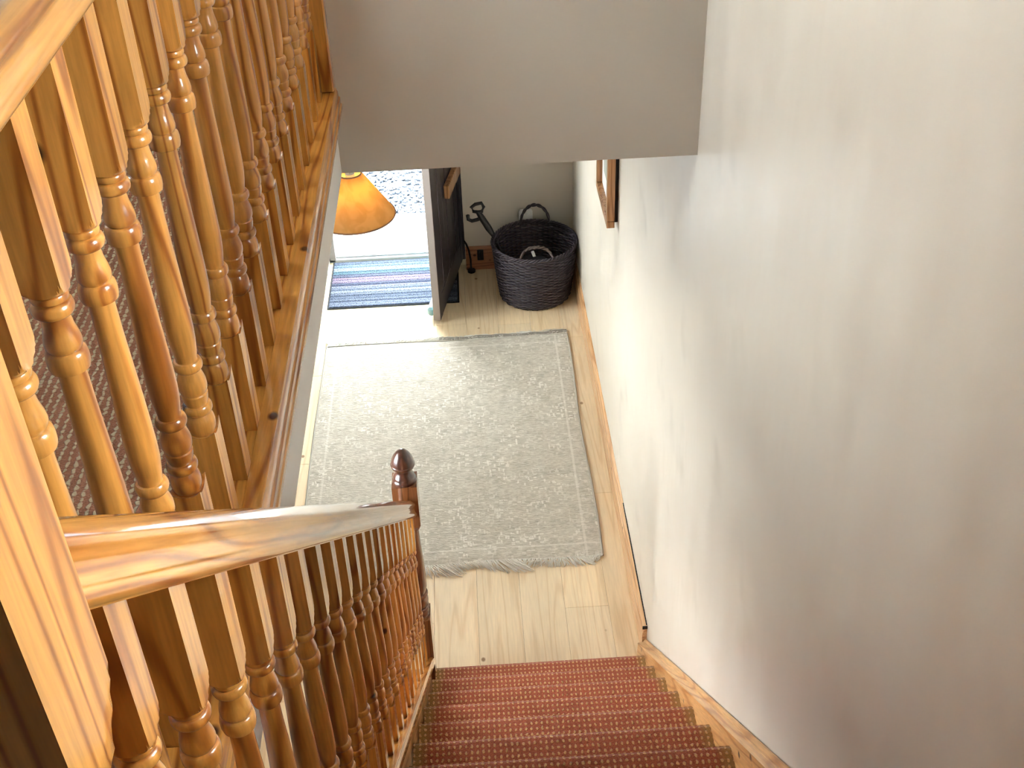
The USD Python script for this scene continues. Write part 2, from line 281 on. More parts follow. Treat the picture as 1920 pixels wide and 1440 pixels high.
mat('shade_cloth', {'g': ('geometry', {}), 'n': ('noise_texture', {'scale': 14.0, 'detail': 2.0, 'distortion': 1.5}), 'ramp': ('rgb_ramp', {'ramp': [(.4, (.74, .53, .24)), (.6, (.82, .61, .30))]}),
    'd': ('diffuse_bsdf', {}), 't': ('translucent_bsdf', {}), 'm': ('mix_closure', {'fac': .55})},
    [('g.position', 'n.vector'), ('n.fac', 'ramp.fac'), ('ramp.color', 'd.color'), ('ramp.color', 't.color'), ('d.BSDF', 'm.closure1'), ('t.BSDF', 'm.closure2')], 'm.closure')
plain('shade_trim', (.42, .26, .17), .9)
mat('bulb_glow', {'e': ('emission', {'color': (1.0, .62, .25), 'strength': 24.0})}, [], 'e.emission')

# ---------------------------------------------------------------- the setting
XR, YB, ZB, XL, ZL, YF = .665, 3.155, 2.59, -.37, 2.75, 7.0
XW, YK, ZC = -1.45, -3.0, 5.15          # far left wall, wall behind the camera, upper ceiling
G, RISE, Y0 = .22509, .19642, 3.36866    # going, rise, lowest nosing
flr = thing('floor', 'pale pine plank floor of the hall, boards running to the front door', kind='structure')
obj('subfloor', box(XW - .28, XR + .28, YK - .1, 7.05, -.06, -.012), 'dark_lining', flr)
pw, xs = .203, [.126 + .203 * k for k in range(-8, 4)]
cuts = {9: [3.10, 3.84, 5.20, 6.45], 10: [3.0, 4.631, 6.1]}
for c, x in enumerate(xs):
    x0, x1 = max(x, XW), min(x + pw, XR)
    if x1 - x0 < .02: continue
    ys = cuts.get(c) or [RNG.uniform(1.6, 2.6) + 1.25 * k for k in range(4)]
    ys = [YK, -1.6, -.3] + [y for y in ys if y < 6.9] + [7.05]
    for a, b in zip(ys[:-1], ys[1:]):
        obj('plank', rbox(x0 + .0004, x1 - .0004, a + .0004, b - .0004, -.012, 0, .0009), f'plank_pine_{(c * 3 + int(a * 7)) % 4}', flr)
def ringbox(y0, y1, z0, z1, w, x0, x1): return cat(box(x0, x1, y0, y1, z0, z0 + w), box(x0, x1, y0, y1, z1 - w, z1), box(x0, x1, y0, y0 + w, z0 + w, z1 - w), box(x0, x1, y1 - w, y1, z0 + w, z1 - w))
def window(n, label, xi, s, y0, y1, z0, z1):      # s: +1 the outside lies at larger x
    w = thing(f'window_{n}', label, kind='structure'); X = lambda a, b: sorted((xi + s * a, xi + s * b)); ym = (y0 + y1) / 2
    obj('window_frame', ringbox(y0, y1, z0, z1, .05, *X(.14, .20)), 'frame_white', w)
    obj('mullion', box(*X(.15, .19), ym - .025, ym + .025, z0 + .05, z1 - .05), 'frame_white', w)
    for a, b in ((y0 + .05, ym - .025), (ym + .025, y1 - .05)): obj('pane', box(*X(.168, .172), a, b, z0 + .05, z1 - .05), 'window_glass', w)
    obj('window_sill', rbox(*X(-.03, .14), y0 - .04, y1 + .04, z0 - .025, z0, .004), 'frame_white', w)
W1, W2, W3, W4 = (.50, 1.08, 3.42, 4.40), (2.4, 3.5, .9, 2.1), (2.05, 3.05, 3.65, 5.0), (5.45, 6.4, .9, 2.05)
def hole(x0, x1, w): return box(x0, x1, *w)
obj('wall_right', diff(box(XR, XR + .28, YK - .1, 7.0, -.1, ZC + .1), hole(XR - .1, XR + .4, W1)), 'paint_satin', kind='structure', label='tall cream painted wall on the right of the stairs')
window(1, 'casement window high in the right wall over the stairs', XR, 1, *W1)
window(2, 'unseen window added in the left wall to light the hall', XW, -1, *W2)  # added out of view, brings daylight into the hall from the left
window(3, 'unseen window added in the left wall of the landing to light the stair wall', XW, -1, *W3)  # added out of view, brightens the upper right wall
window(4, 'second unseen window added in the left wall to light the far hall', XW, -1, *W4)  # added out of view, lifts the rug and the end wall
DX0, DX1, DZ = -1.0, -.062, 2.08
obj('wall_far', diff(box(XW - .1, XR + .28, YF, YF + .36, -.1, ZC + .1), box(DX0, DX1, YF - .1, YF + .5, -.2, DZ)), 'paint_matt', kind='structure', label='cream end wall of the hall around the front door')
obj('wall_left', diff(box(XW - .28, XW, YK - .1, YF, -.1, ZC + .1), hole(XW - .4, XW + .1, W2), hole(XW - .4, XW + .1, W3), hole(XW - .4, XW + .1, W4)), 'paint_matt', kind='structure', label='cream wall on the left side of hall and landing')
obj('wall_back', box(XW, XR, YK - .1, YK, -.1, ZC), 'paint_matt', kind='structure', label='cream wall behind the head of the stairs')
obj('ceiling', box(XW, XR, YK, YB + .1, ZC, ZC + .1), 'paint_white', kind='structure', label='white ceiling over the landing')
obj('wall_bulkhead', cat(box(XL, XR, YB, YB + .12, ZB, ZC), box(XW, XL, YB, YB + .12, ZL, ZC)), 'paint_matt', kind='structure', label='grey-cream wall hanging over the hall at the end of the landing')
obj('ceiling_hall', box(XW, XR, YB + .12, YF, ZB, ZB + .16), 'paint_white', kind='structure', label='white ceiling of the hall under the upper floor')
obj('landing_floor', cat(box(XW, XL, YK, YB, ZB, ZL), box(XL, XR, YK, .40, ZB, ZL), box(XW, XL, YB, YB + .12, ZB, ZL)), 'paint_white', kind='structure', label='white plastered edge and slab of the upper landing')
def skirting(h=.17, t=.02):
    return [(0, 0), (t, 0), (t, h - .045), (t - .004, h - .04), (t - .004, h - .022), (t - .009, h - .012), (t - .013, h - .003), (0.003, h), (0, h)]
bb = sweep([(-x, z) for x, z in skirting()], [(XR, 3.545, 0), (XR, YF, 0)], (1, 0, 0), (0, 0, 1))
obj('baseboard_right', bb, 'pine_base', kind='structure', label='pine skirting board along the right wall of the hall')
bf = sweep([(x, z) for x, z in skirting()], [(DX1 + .003, YF, 0), (XR - .02, YF, 0)], (0, -1, 0), (0, 0, 1))
obj('baseboard_far', bf, 'pine_base_cross', kind='structure', label='red-brown skirting board between door and wicker basket')
obj('trim_1', box(XR - .022, XR - .0005, 3.5365, 3.5425, .160, .174), 'black_iron', kind='structure', label='dark open joint where skirting meets the stair string')
bt = sweep([(-.0005, .1705), (-.005, .1705), (-.005, .1745), (-.0005, .1745)], [(XR, 3.55, 0), (XR, 4.35, 0)], (1, 0, 0), (0, 0, 1))
obj('trim_2', bt, 'black_iron', kind='structure', label='dark gap line along the top of the right skirting near the stairs')
# outside
obj('exterior_ground', box(-30, 30, -30, 30, -.40, -.135), 'gravel_bed', kind='structure', label='grey gravel yard around the house, seen through the front door')
ap = obj('trim_3', rbox(-4, 4, YF + .36, 8.045, -.134, -.10, .01), 'concrete', kind='structure', label='pale concrete apron outside the front door')
pi = UsdGeom.PointInstancer.Define(stage, '/World/gravel')
setd(pi.GetPrim(), label='loose blue-grey gravel beyond the concrete apron outside', category='gravel', kind='stuff')
peb = []
for k in range(3):
    m = trimesh.creation.icosphere(1, 1.0); v = m.vertices * (1 + .35 * (meshkit.noise(m.vertices * 1.3 + 7 * k, k)[:, None] - .5)); m.vertices = v * [.016, .012, .008]
    peb.append(obj('pebble', m, 'pebble', pi.GetPrim(), True).GetPath())
pi.CreatePrototypesRel().SetTargets(peb)
n = 5200; px_ = RNG.uniform(-1.7, .9, n); py_ = 8.05 + 2.0 * RNG.random(n) ** 1.3; pz_ = -.130 + .010 * RNG.random(n)
ori = RNG.normal(size=(n, 4)) * [1, .25, .25, 1]; ori /= np.linalg.norm(ori, axis=1, keepdims=True); sc = RNG.uniform(.6, 1.5, (n, 1)) * np.ones(3)
pi.CreatePositionsAttr(Vt.Vec3fArray.FromNumpy(np.stack([px_, py_, pz_], 1).astype(np.float32)))
pi.CreateOrientationsAttr(Vt.QuathArray([Gf.Quath(*map(float, q)) for q in ori]))
pi.CreateScalesAttr(Vt.Vec3fArray.FromNumpy(sc.astype(np.float32))); pi.CreateProtoIndicesAttr(Vt.IntArray.FromNumpy(RNG.integers(0, 3, n).astype(np.int32)))

obj('trim_4', rbox(-1.75, .65, YF + .36, YF + 1.05, 2.28, 2.42, .01), 'house_render', kind='structure', label='unseen flat canopy added over the front door to cut the sky light')  # added out of view to hold back sky light at the doorway
# ---------------------------------------------------------------- front door
door = thing('door_1', 'dark boarded front door standing open into the hall', kind='structure')
obj('frame_post', rbox(DX0, DX0 + .045, 7.175, 7.29, 0, DZ, .004), 'door_edge', door)
obj('frame_post', rbox(DX1 - .045, DX1, 7.125, 7.29, 0, DZ, .004), 'door_dark', door)
obj('frame_head', rbox(DX0 + .045, DX1 - .04, 7.175, 7.29, DZ - .05, DZ, .004), 'door_dark', door)
obj('threshold', rbox(DX0, DX1, 7.175, 7.40, -.10, .022, .006), 'sill_paint', door)
obj('threshold_strip', rbox(DX0 + .045, DX1 - .045, 7.195, 7.235, .022, .034, .005), 'alu', door)
obj('floor_strip', rbox(DX0, DX1, 7.05, 7.175, -.03, 0, .002), 'plank_pine_0', door)
E_ = np.array([-.236, 6.347]); dU = np.array([.2, .98]); dU /= np.linalg.norm(dU); nI = np.array([dU[1], -dU[0]]); ang = math.atan2(dU[1], dU[0])
def leaf(u0, u1, v0, v1, z0, z1, c=.002):            # u from the free edge, v out of the inner face
    m = rbox(u0, u1, -v1, -v0, z0, z1, c); return rot_to(m, ang, (E_[0], E_[1], 0))
LW = .785
obj('leaf_core', leaf(.003, LW, -.046, -.018, .014, 2.02), 'door_blue', door)
obj('stile', leaf(0, .075, -.0175, 0, .012, 2.02), 'door_dark', door)
obj('stile', leaf(LW - .06, LW, -.0175, 0, .012, 2.02), 'door_dark', door)
obj('bottom_rail', leaf(.076, LW - .061, -.0175, -.002, .012, .16), 'door_dark', door)
obj('edge_strip', leaf(-.004, .0025, -.046, -.001, .012, 2.02), 'door_edge', door)
bw = (LW - .136) / 6
for k in range(6): obj('door_board', leaf(.0765 + k * bw, .0765 + (k + 1) * bw - .006, -.0175, -.006 + .002 * (k % 2), .161, 2.02, .003), 'door_dark', door)
obj('ledge', leaf(.33, LW - .09, 0, .035, .70, .79, .004), 'pine_frame', door)
obj('weather_bar', leaf(.02, LW - .03, -.092, -.0465, .02, .085, .015), 'door_blue', door)
for z in (.22, 1.75): obj('hinge', rot_to(trimesh.creation.cylinder(.008, .09, sections=12), 0, (E_[0] + dU[0] * (LW + .012) + nI[0] * -.01, E_[1] + dU[1] * (LW + .012) - nI[1] * .01, z)), 'alu', door)

# ---------------------------------------------------------------- turned pine
SQ = .0215
def spindle(top_block, low_block, z_top_corner, cx, cy, z0, z1, slope=0.0, half=SQ, k=1.0, sides=32, prof=None):
    """A turned baluster: z0, z1 its ends on the axis; slope tilts both end cuts along y."""
    # heights are measured from the corner of the upper block down
    P = prof; zc = z_top_corner
    kmin = min(range(len(P)), key=lambda k: P[k][0]); dish = P[kmin:]; DR, DZ_ = [r for _, r in dish], [h for h, _ in dish]   # the hollowed top of the lower block
    rows = [(z1 - zc, .2), (.004, .2), (.0004, .2)] + P + [(0, .2), (-.0004, .2), (P[kmin][0] - .004, .2), (z0 - zc, .2)]
    a = np.radians(np.concatenate([45 + 90 * q + np.array([0, 3, 7, 12, 18, 26, 35, 45, 55, 64, 72, 78, 83, 87]) for q in range(4)])); sides = len(a); ca, sa = np.cos(a), np.sin(a)
    sqr = half / np.maximum(abs(ca), abs(sa)); v = []
    for i, (h, r) in enumerate(rows):
        rr = np.minimum(r, sqr); y = cy + rr * sa; z = np.full(sides, zc + h)
        if 3 + kmin <= i <= len(rows) - 3: z = zc + np.interp(rr, DR, DZ_) + (h if i > len(rows) - 5 else 0)
        if i == 0 or i == len(rows) - 1: z = z - slope * (y - cy)
        v.append(np.stack([cx + rr * ca, y, z], 1))
    v = np.vstack(v); nr = len(rows); i, j = np.meshgrid(np.arange(nr - 1), np.arange(sides), indexing='ij'); kx = (j + 1) % sides
    q = np.stack([i * sides + j, i * sides + kx, (i + 1) * sides + kx, (i + 1) * sides + j], -1).reshape(-1, 4)
    f = np.vstack([q[:, [0, 2, 1]], q[:, [0, 3, 2]]])
    js = np.arange(1, sides - 1); o = (nr - 1) * sides
    f = np.vstack([f, np.stack([0 * js, js, js + 1], 1), np.stack([o + 0 * js, o + js + 1, o + js], 1)])
    return trimesh.Trimesh(v, f, process=True)
def bead(zc, h, r, rn, n=6):        # a half-round ring, from the top down
    return [(zc + h / 2 * math.cos(t), rn + (r - rn) * math.sin(t) ** .8) for t in np.linspace(0.02, PI - .02, n)]
def spline(pts, n):
    from scipy.interpolate import PchipInterpolator
    z = np.array([-p[0] for p in pts]); r = np.array([p[1] for p in pts]); s = PchipInterpolator(z, r); zz = np.linspace(z[0], z[-1], n)
    return [(-a, float(s(a))) for a in zz]
BAL = [(0, .0304), (-.006, .0290), (-.011, .0262), (-.0155, .0218), (-.0175, .0165)]
BAL += bead(-.0225, .009, .0188, .0160) + bead(-.0355, .016, .0212, .0152, 8)
BAL += spline([(-.044, .0142), (-.055, .0150), (-.068, .0178), (-.077, .0190), (-.0825, .0178), (-.084, .0163)], 10)
BAL += [(-.0845, .0180), (-.087, .0203), (-.093, .0214), (-.101, .0213), (-.1065, .0200), (-.1085, .0165)]
BAL += spline([(-.109, .0143), (-.15, .0149), (-.21, .0168), (-.27, .0186), (-.315, .0193), (-.338, .0186), (-.356, .0166), (-.366, .0150)], 18)
BAL += bead(-.377, .017, .0209, .0150, 8) + spline([(-.387, .0155), (-.396, .0182), (-.405, .0205), (-.414, .0208), (-.421, .0199), (-.4225, .0188)], 7)
BAL += [(-.4245, .0180), (-.4265, .0190)] + spline([(-.427, .0192), (-.436, .0184), (-.443, .0165)], 4) + bead(-.452, .016, .0215, .0160, 8)
BAL += spline([(-.461, .0165), (-.468, .0198), (-.477, .0212), (-.487, .0206), (-.492, .0188), (-.4945, .0176)], 8)
BAL += [(-.4955, .0180), (-.4952, .0205), (-.4930, .0240), (-.489, .0275), (-.485, .0304)]
# gallery balustrade along the landing
GX = -.411
gal = thing('gallery_balustrade', 'orange pine balustrade with turned spindles along the landing edge, level handrail', 'balustrade')
gy = [1.496 + .0215 + .1303 * k for k in range(-7, 13)]
for y in gy:
    if y > 3.085: continue
    obj('baluster', spindle(.173, .485, 3.532, GX, y, 2.84, 3.712, prof=BAL), 'pine_upright', gal, 35)
RAIL = [(-.028, 0), (.028, 0)] + arc(.0235, .011, .0105, -60, 60, 6) + arc(.034, .0325, .0085, 215, 145, 5) + arc(.0235, .0485, .0075, -45, 30, 4) + [(.025, .056), (.017, .0625), (.008, .0658)]
RAIL = RAIL + [(-x, z) for x, z in RAIL[::-1][:-2]] + []
RAIL = [RAIL[0]] + RAIL[1:]
obj('handrail', sweep(RAIL, [(GX, .545, 3.705), (GX, 3.11, 3.705)], (1, 0, 0), (0, 0, 1)), 'pine_level', gal, 40)
BR = [(-.045, -.10), (.041, -.10), (.041, -.062), (.0655, -.062), (.0655, -.050), (.0625, -.046), (.0625, -.030), (.0585, -.026), (.0575, -.012), (.0545, -.006), (.053, -.001), (.050, 0), (.0218, 0), (.0218, -.009), (-.0218, -.009), (-.0218, 0), (-.042, 0), (-.045, -.003)]
obj('base_rail', sweep(BR, [(GX, .545, 2.85), (GX, YB, 2.85)], (1, 0, 0), (0, 0, 1)), 'pine_level', gal, 30)
for a, b in zip(gy[:-1], gy[1:]):
    if b < 3.085: obj('fillet', rbox(GX - .0212, GX + .0212, a + SQ + .0008, b - SQ - .0008, 2.841, 2.8475, .001), 'pine_level', gal)
obj('newel_post', rbox(GX - .0475, GX + .0475, .449, .544, 2.7505, 3.98, .004), 'pine_upright', gal)
obj('half_newel', cat(rbox(-.432, -.358, 3.112, YB - .0005, 2.8505, 4.0, .004)), 'pine_upright', gal)

# staircase, its balustrade
st = thing('staircase', 'straight pine staircase going down to the hall, under the red carpet', 'staircase')
SX0, SX1 = -.3, .63
for k in range(1, 14):
    y = Y0 - (k - 1) * G; z = k * RISE
    obj('tread', rbox(SX0 + .04, SX1, y - G - .012, y - .003, z - .034, z - .010, .010), 'pine_cross', st)
    obj('riser', box(SX0 + .04, SX1, y - .034, y - .020, z - RISE - .010, z - .034), 'pine_cross', st)
obj('riser', box(SX0 + .04, SX1, Y0 - 13 * G - .034, Y0 - 13 * G - .02, 13 * RISE - .01, ZL - .01), 'pine_cross', st)
SL = .8811
def strip_z(y, x0z): return x0z - SL * (y)
# left string and its capping rail: top line through (y 2.882, z .675)
zs = lambda y: .675 - SL * (y - 2.882)
def raked(profile, y0, y1, zf, x):
    return sweep(profile, [(x, y0, zf(y0)), (x, y1, zf(y1))], (1, 0, 0), (0, 0, 1))
obj('string', raked([(-.030, -.40), (0.002, -.40), (0.002, -.030), (-.030, -.030)], .47, 3.40, zs, -.288), 'pine_string', st)
rs = lambda y: .165 - SL * (y - 3.4515)
RS = [(-.040, -.40), (0, -.40), (0, .004), (-.004, .009), (-.009, .008), (-.012, .001), (-.0135, -.007), (-.018, -.0075), (-.020, -.011), (-.036, -.0125), (-.040, -.016)]
obj('string', raked(RS, .43, 3.535, rs, XR - .001), 'pine_string', st, 30)
bal = thing('stair_balustrade', 'orange pine balustrade with turned spindles and sloping handrail beside the stairs', 'balustrade')
BX = -.3095; zu = lambda y: 3.133 - .881 * (y - 1)
LR = [(-.040, -.034), (.046, -.034), (.046, -.010), (.043, -.006), (.040, -.0045), (.040, -.002), (.037, 0), (.0218, 0), (.0218, -.009), (-.0218, -.009), (-.0218, 0), (-.037, 0), (-.040, -.003)]
obj('base_rail', raked(LR, .50, 3.402, zs, BX), 'pine_rake', bal, 30)
ys_ = [.626 + SQ + .135 * k for k in range(21)]
for y in ys_:
    zt = zu(y); zb = zs(y)
    corner = zu(y - SQ) - .164; low = .485
    m = spindle(0, low, corner, BX, y, zb - .012, zt + .004, slope=.881, prof=BAL)
    obj('baluster', m, 'pine_upright', bal, 35)
for a, b in zip(ys_[:-1], ys_[1:]):
    obj('fillet', sweep([(-.0212, -.009), (.0212, -.009), (.0212, -.003), (-.0212, -.003)], [(BX, a + SQ + .001, zs(a + SQ + .001)), (BX, b - SQ - .001, zs(b - SQ - .001))], (1, 0, 0), (0, 0, 1)), 'pine_rake', bal)
cz = math.cos(RAKE)
obj('handrail', sweep([(x, z / cz) for x, z in RAIL], [(BX, .555, zu(.555)), (BX, 3.405, zu(3.405))], (1, 0, 0), (0, 0, 1)), 'pine_rake', bal, 40)
NH = .0475
def scaled(prof, kz, kr): return [(z * kz, r * kr) for z, r in prof]
KR = NH / SQ
NEW = [(0, .0672), (-.012, .0645), (-.03, .0585), (-.052, .0500), (-.072, .0415), (-.085, .036)] + bead(-.10, .024, .044, .036, 8) + spline([(-.115, .034), (-.15, .037), (-.19, .044), (-.21, .040), (-.215, .036)], 8)
NEW += bead(-.232, .03, .0465, .036, 8) + spline([(-.25, .034), (-.32, .038), (-.40, .0445), (-.43, .0445), (-.46, .038)], 12)
NEW_LOW = NEW + bead(-.475, .024, .0465, .037, 8) + spline([(-.49, .036), (-.505, .044), (-.52, .0455), (-.532, .040)], 6) + [(-.536, .042), (-.535, .055), (-.53, .0672)]
nn = obj('newel_post', spindle(0, .56, 3.477, BX - .003, .5095, 2.42, 3.98, half=NH, prof=NEW_LOW), 'pine_upright', bal, 35, label='tall square newel at the head of the stairs')
NFAR = [(0, .0672), (-.010, .062), (-.020, .050), (-.024, .040)] + bead(-.036, .020, .0455, .036, 8) + spline([(-.048, .035), (-.10, .0365), (-.22, .0415), (-.33, .0455), (-.375, .0445), (-.40, .038)], 14)
NFAR += bead(-.412, .022, .0465, .037, 8) + spline([(-.425, .038), (-.445, .0458), (-.462, .0455), (-.475, .0385)], 7) + bead(-.486, .02, .0465, .037, 8) + spline([(-.497, .038), (-.515, .0445), (-.528, .039)], 5) + [(-.534, .042), (-.532, .055), (-.526, .0672)]
NY = 3.449
nf = obj('newel_post', spindle(0, .535, .972, BX - .0045, NY, 0, 1.168, half=NH, prof=NFAR), 'pine_shaded', bal, 35, label='turned newel with acorn cap at the foot of the stairs')
capp = [(0, 0.0), (0, .046), (.006, .0468), (.012, .046), (.016, .042), (.022, .0405), (.027, .041), (.036, .036), (.046, .0305), (.054, .029), (.060, .031), (.064, .036), (.070, .0425), (.078, .0462), (.084, .0462), (.087, .0435), (.089, .0440),
        (.10, .0425), (.115, .0375), (.130, .029), (.143, .0175), (.149, .008), (.150, 0)]
cm = trimesh.creation.revolve([(r, z) for z, r in capp], sections=40); cm.apply_translation([BX - .0045, NY, 1.166])
obj('newel_cap', cm, 'pine_newel', nf, 35, label='dark acorn newel cap')

# stair carpet: one piece per step (tread, rounded nosing, riser)
sc_ = thing('stair_carpet', 'red patterned stair carpet with pale flecks and olive side bands', 'carpet')
CX0, CX1 = -.262, .6235
for k in range(1, 14):
    y = Y0 - (k - 1) * G; z = k * RISE
    rn = .024
    pts = [(y - G - .010, z - .0095), (y - G - .010, z - .001), (y - .045, z)] + [(y - rn + rn * math.sin(t), z - rn + rn * math.cos(t)) for t in np.linspace(0, PI * .5, 7)] + [(y - .001, z - .030), (y - .006, z - .040), (y - .0125, z - .043), (y - .0125, z - RISE + .0005), (y - .0195, z - RISE + .0005), (y - .0195, z - .0345), (y - .002, z - .0345), (y - .002, z - .0095)]
    obj('carpet_step', sweep(pts, [(CX0, 0, 0), (CX1, 0, 0)], (0, 1, 0), (0, 0, 1)), 'stair_pile', sc_, 30)
lc = obj('landing_carpet', cat(box(XW, GX - .049, YK, YB, ZL, ZL + .009), box(GX - .049, XR, YK, .40, ZL, ZL + .009)), 'landing_pile', label='red-brown carpet with cream flecked rows on the upper landing', cat='carpet')

# ---------------------------------------------------------------- hall rug
rug = thing('area_rug', 'pale grey fringed wool rug on the plank floor below the stairs', 'rug')
nx, ny = 60, 78
gx, gyy = np.meshgrid(np.linspace(0, 1, nx), np.linspace(0, 1, ny), indexing='ij')
def rug_xy(u, v):
    x = RX0 + u * (RX1 - RX0); y = RY0 + v * (RY1 - RY0)
    y = y - .012 * (1 - v) * (1 - u) + .0 * u; x = x + .006 * np.sin(v * 9) * (u > .99) + .004 * np.sin(v * 7 + 1) * (u < .01)
    y = y + .006 * np.sin(u * 11 + 1) * (v < .01) + .006 * np.sin(u * 8) * (v > .99)
    return x, y
xx, yy = rug_xy(gx, gyy); zz = .009 + .0035 * meshkit.noise(np.stack([xx * 5, yy * 5, 0 * xx], -1), 3)
edge = np.minimum(np.minimum(gx, 1 - gx) * 40, np.minimum(gyy, 1 - gyy) * 52); zz = zz - .005 * np.clip(1 - edge, 0, 1) ** 2
top = np.stack([xx, yy, zz], -1).reshape(-1, 3); bot = top * [1, 1, 0] + [0, 0, .0006]; N = nx * ny; f = []
for i in range(nx - 1):
    for j in range(ny - 1):
        a, b, c, d = i * ny + j, (i + 1) * ny + j, (i + 1) * ny + j + 1, i * ny + j + 1
        f += [[a, b, c], [a, c, d], [N + a, N + c, N + b], [N + a, N + d, N + c]]
loop = [i * ny for i in range(nx)] + [(nx - 1) * ny + j for j in range(1, ny)] + [i * ny + ny - 1 for i in range(nx - 2, -1, -1)] + [j for j in range(ny - 2, 0, -1)]
for a, b in zip(loop, loop[1:] + loop[:1]): f += [[a, N + a, N + b], [a, N + b, b]]
obj('pile', trimesh.Trimesh(np.vstack([top, bot]), f, process=False), 'rug_wool', rug, 40)
for u in (0, 1):
    vs = np.linspace(0, 1, 60); ex, ey = rug_xy(np.full(60, float(u)), vs)
    obj('bound_edge', tube(np.stack([ex, ey, .006 + 0 * ex], 1), .0055, 6), 'rug_edge', rug, True)
def fringe(v, sgn, knots_, length):       # knotted tassels, each a few twisted strands swept to one side or the other
    out = []
    for i in range(knots_):
        u = (i + .5) / knots_; lean = 2.6 * (meshkit.noise(np.array([u * 13, v * 3., 0]), 5) - .5); L0 = length * (.55 + .9 * meshkit.noise(np.array([u * 9, 4. + v, 0]), 8)); hx = RNG.uniform(.001, .006)
        for k in range(4):
            x, y = rug_xy(np.array(u + (k - 1.5) * .0022), np.array(float(v))); x = float(x); y = float(y); L = L0 * RNG.uniform(.8, 1.15); sl = lean + RNG.normal() * .22; r = RNG.uniform(.0017, .0027); w = RNG.normal() * .004
            out.append(tube([(x, y - sgn * .004, .008), (x + sl * L * .25 + w, y + sgn * L * .3, .007 + hx), (x + sl * L * .6 - w, y + sgn * L * .65, .004 + hx), (x + sl * L, y + sgn * L, .003)], [r, r * 1.15, r, r * .55], 5, False))
    return cat(out)
obj('fringe', fringe(0, -1, 130, .058), 'fringe_wool', rug, True, kind='stuff')
obj('fringe', fringe(1, 1, 130, .045), 'fringe_wool', rug, True, kind='stuff')
# fringe at the far end partly turned back
us = np.linspace(.47, 1.0, 40); ex, ey = rug_xy(us, np.ones(40)); wv = meshkit.noise(np.stack([us * 22, 0 * us, 0 * us], -1), 2)
obj('turned_fringe', cat(tube(np.stack([ex, ey + .014 + .014 * wv, .007 + 0 * ex], 1), .0075 + .004 * wv, 7), tube(np.stack([ex, ey + .005 + .006 * wv, .010 + 0 * ex], 1), .005, 6)), 'turned_wool', rug, True, kind='stuff')

# ---------------------------------------------------------------- doormat
dm = thing('doormat', 'blue-grey striped doormat just inside the front door', 'doormat')
obj('mat_base', rbox(MX0, MX1, MY0, MY1, 0, .006, .003), 'mat_rubber', dm)
g_ = np.linspace(0, 1, 70); mu, mv = np.meshgrid(g_, g_, indexing='ij')
mm_x = MX0 + .012 + mu * (MX1 - MX0 - .024); mm_y = MY0 + .012 + mv * (MY1 - MY0 - .024); mz = .0095 + .0022 * np.sin(mv * 2 * PI * 17)
vv = np.stack([mm_x, mm_y, mz], -1).reshape(-1, 3); ff = []
for i in range(69):
    for j in range(69):
        a, b, c, d = i * 70 + j, (i + 1) * 70 + j, (i + 1) * 70 + j + 1, i * 70 + j + 1; ff += [[a, b, c], [a, c, d]]
obj('ribbed_pile', cat(trimesh.Trimesh(vv, ff, process=False), box(MX0 + .012, MX1 - .012, MY0 + .012, MY1 - .012, .006, .0085)), 'mat_stripes', dm, 40)

# ---------------------------------------------------------------- wicker basket and what stands in it
BC = np.array([.384, 6.64]); RB, RT, BH = .222, .262, .40
bk = thing('wicker_basket', 'large dark round wicker log basket in the hall corner', 'basket')
def rad(z): return RB + (RT - RB) * min(1, (z / .34)) ** .8 + (.004 if z > .36 else 0)
NS = 44
th = np.linspace(0, 2 * PI, NS * 4 + 1)
rows = 34
for k in range(rows):
    z = .014 + (BH - .045) * k / (rows - 1); ph = (k % 2) * PI
    rr = rad(z) + .0042 * np.sin(th * NS / 2 + ph); zz = z + .002 * np.sin(th * 3 + k)
    obj('weaver', tube(np.stack([BC[0] + rr * np.cos(th), BC[1] + rr * np.sin(th), zz], 1), .0060, 6, False), 'wicker', bk, True)
for k in range(NS):
    a = 2 * PI * k / NS; z_ = np.linspace(.004, BH - .01, 8)
    obj('stake', tube([(BC[0] + rad(z) * math.cos(a), BC[1] + rad(z) * math.sin(a), z) for z in z_], .0042, 5), 'wicker', bk, True)
t_ = np.linspace(0, 2 * PI, 180)
for ph in (0, 2.1, 4.2):
    rr = rad(BH) + .008 * np.cos(t_ * 22 + ph)
    obj('rim_strand', tube(np.stack([BC[0] + rr * np.cos(t_), BC[1] + rr * np.sin(t_), BH - .012 + .008 * np.sin(t_ * 22 + ph)], 1), .0068, 6, False), 'wicker', bk, True)
obj('bottom', rot_to(trimesh.creation.cylinder(RB - .004, .012, sections=40), 0, (BC[0], BC[1], .007)), 'wicker', bk)
def handle(a0, hw, h, tilt, mname, pw_=1.0):
    out = []
    for ph in (0, PI):
        s = np.linspace(0, 1, 40); p = []
        for t in s:
            a = a0 - hw * math.cos(PI * t); up = h * math.sin(PI * t) ** pw_; r = rad(BH) + tilt * math.sin(PI * t) ** pw_ + .005 * math.cos(t * 26 + ph)
            p.append((BC[0] + r * math.cos(a), BC[1] + r * math.sin(a), BH - .02 + up + .005 * math.sin(t * 26 + ph)))
        out.append(tube(p, .0075, 7))
    return cat(out)
obj('handle', handle(PI * .47, .36, .125, .0, 'wicker'), 'wicker', bk, True, label='upright back handle')
obj('handle', handle(PI * 1.5, .40, .07, -.07, 'wicker_pale', .55), 'wicker_pale', bk, True, label='front handle leaning inwards')
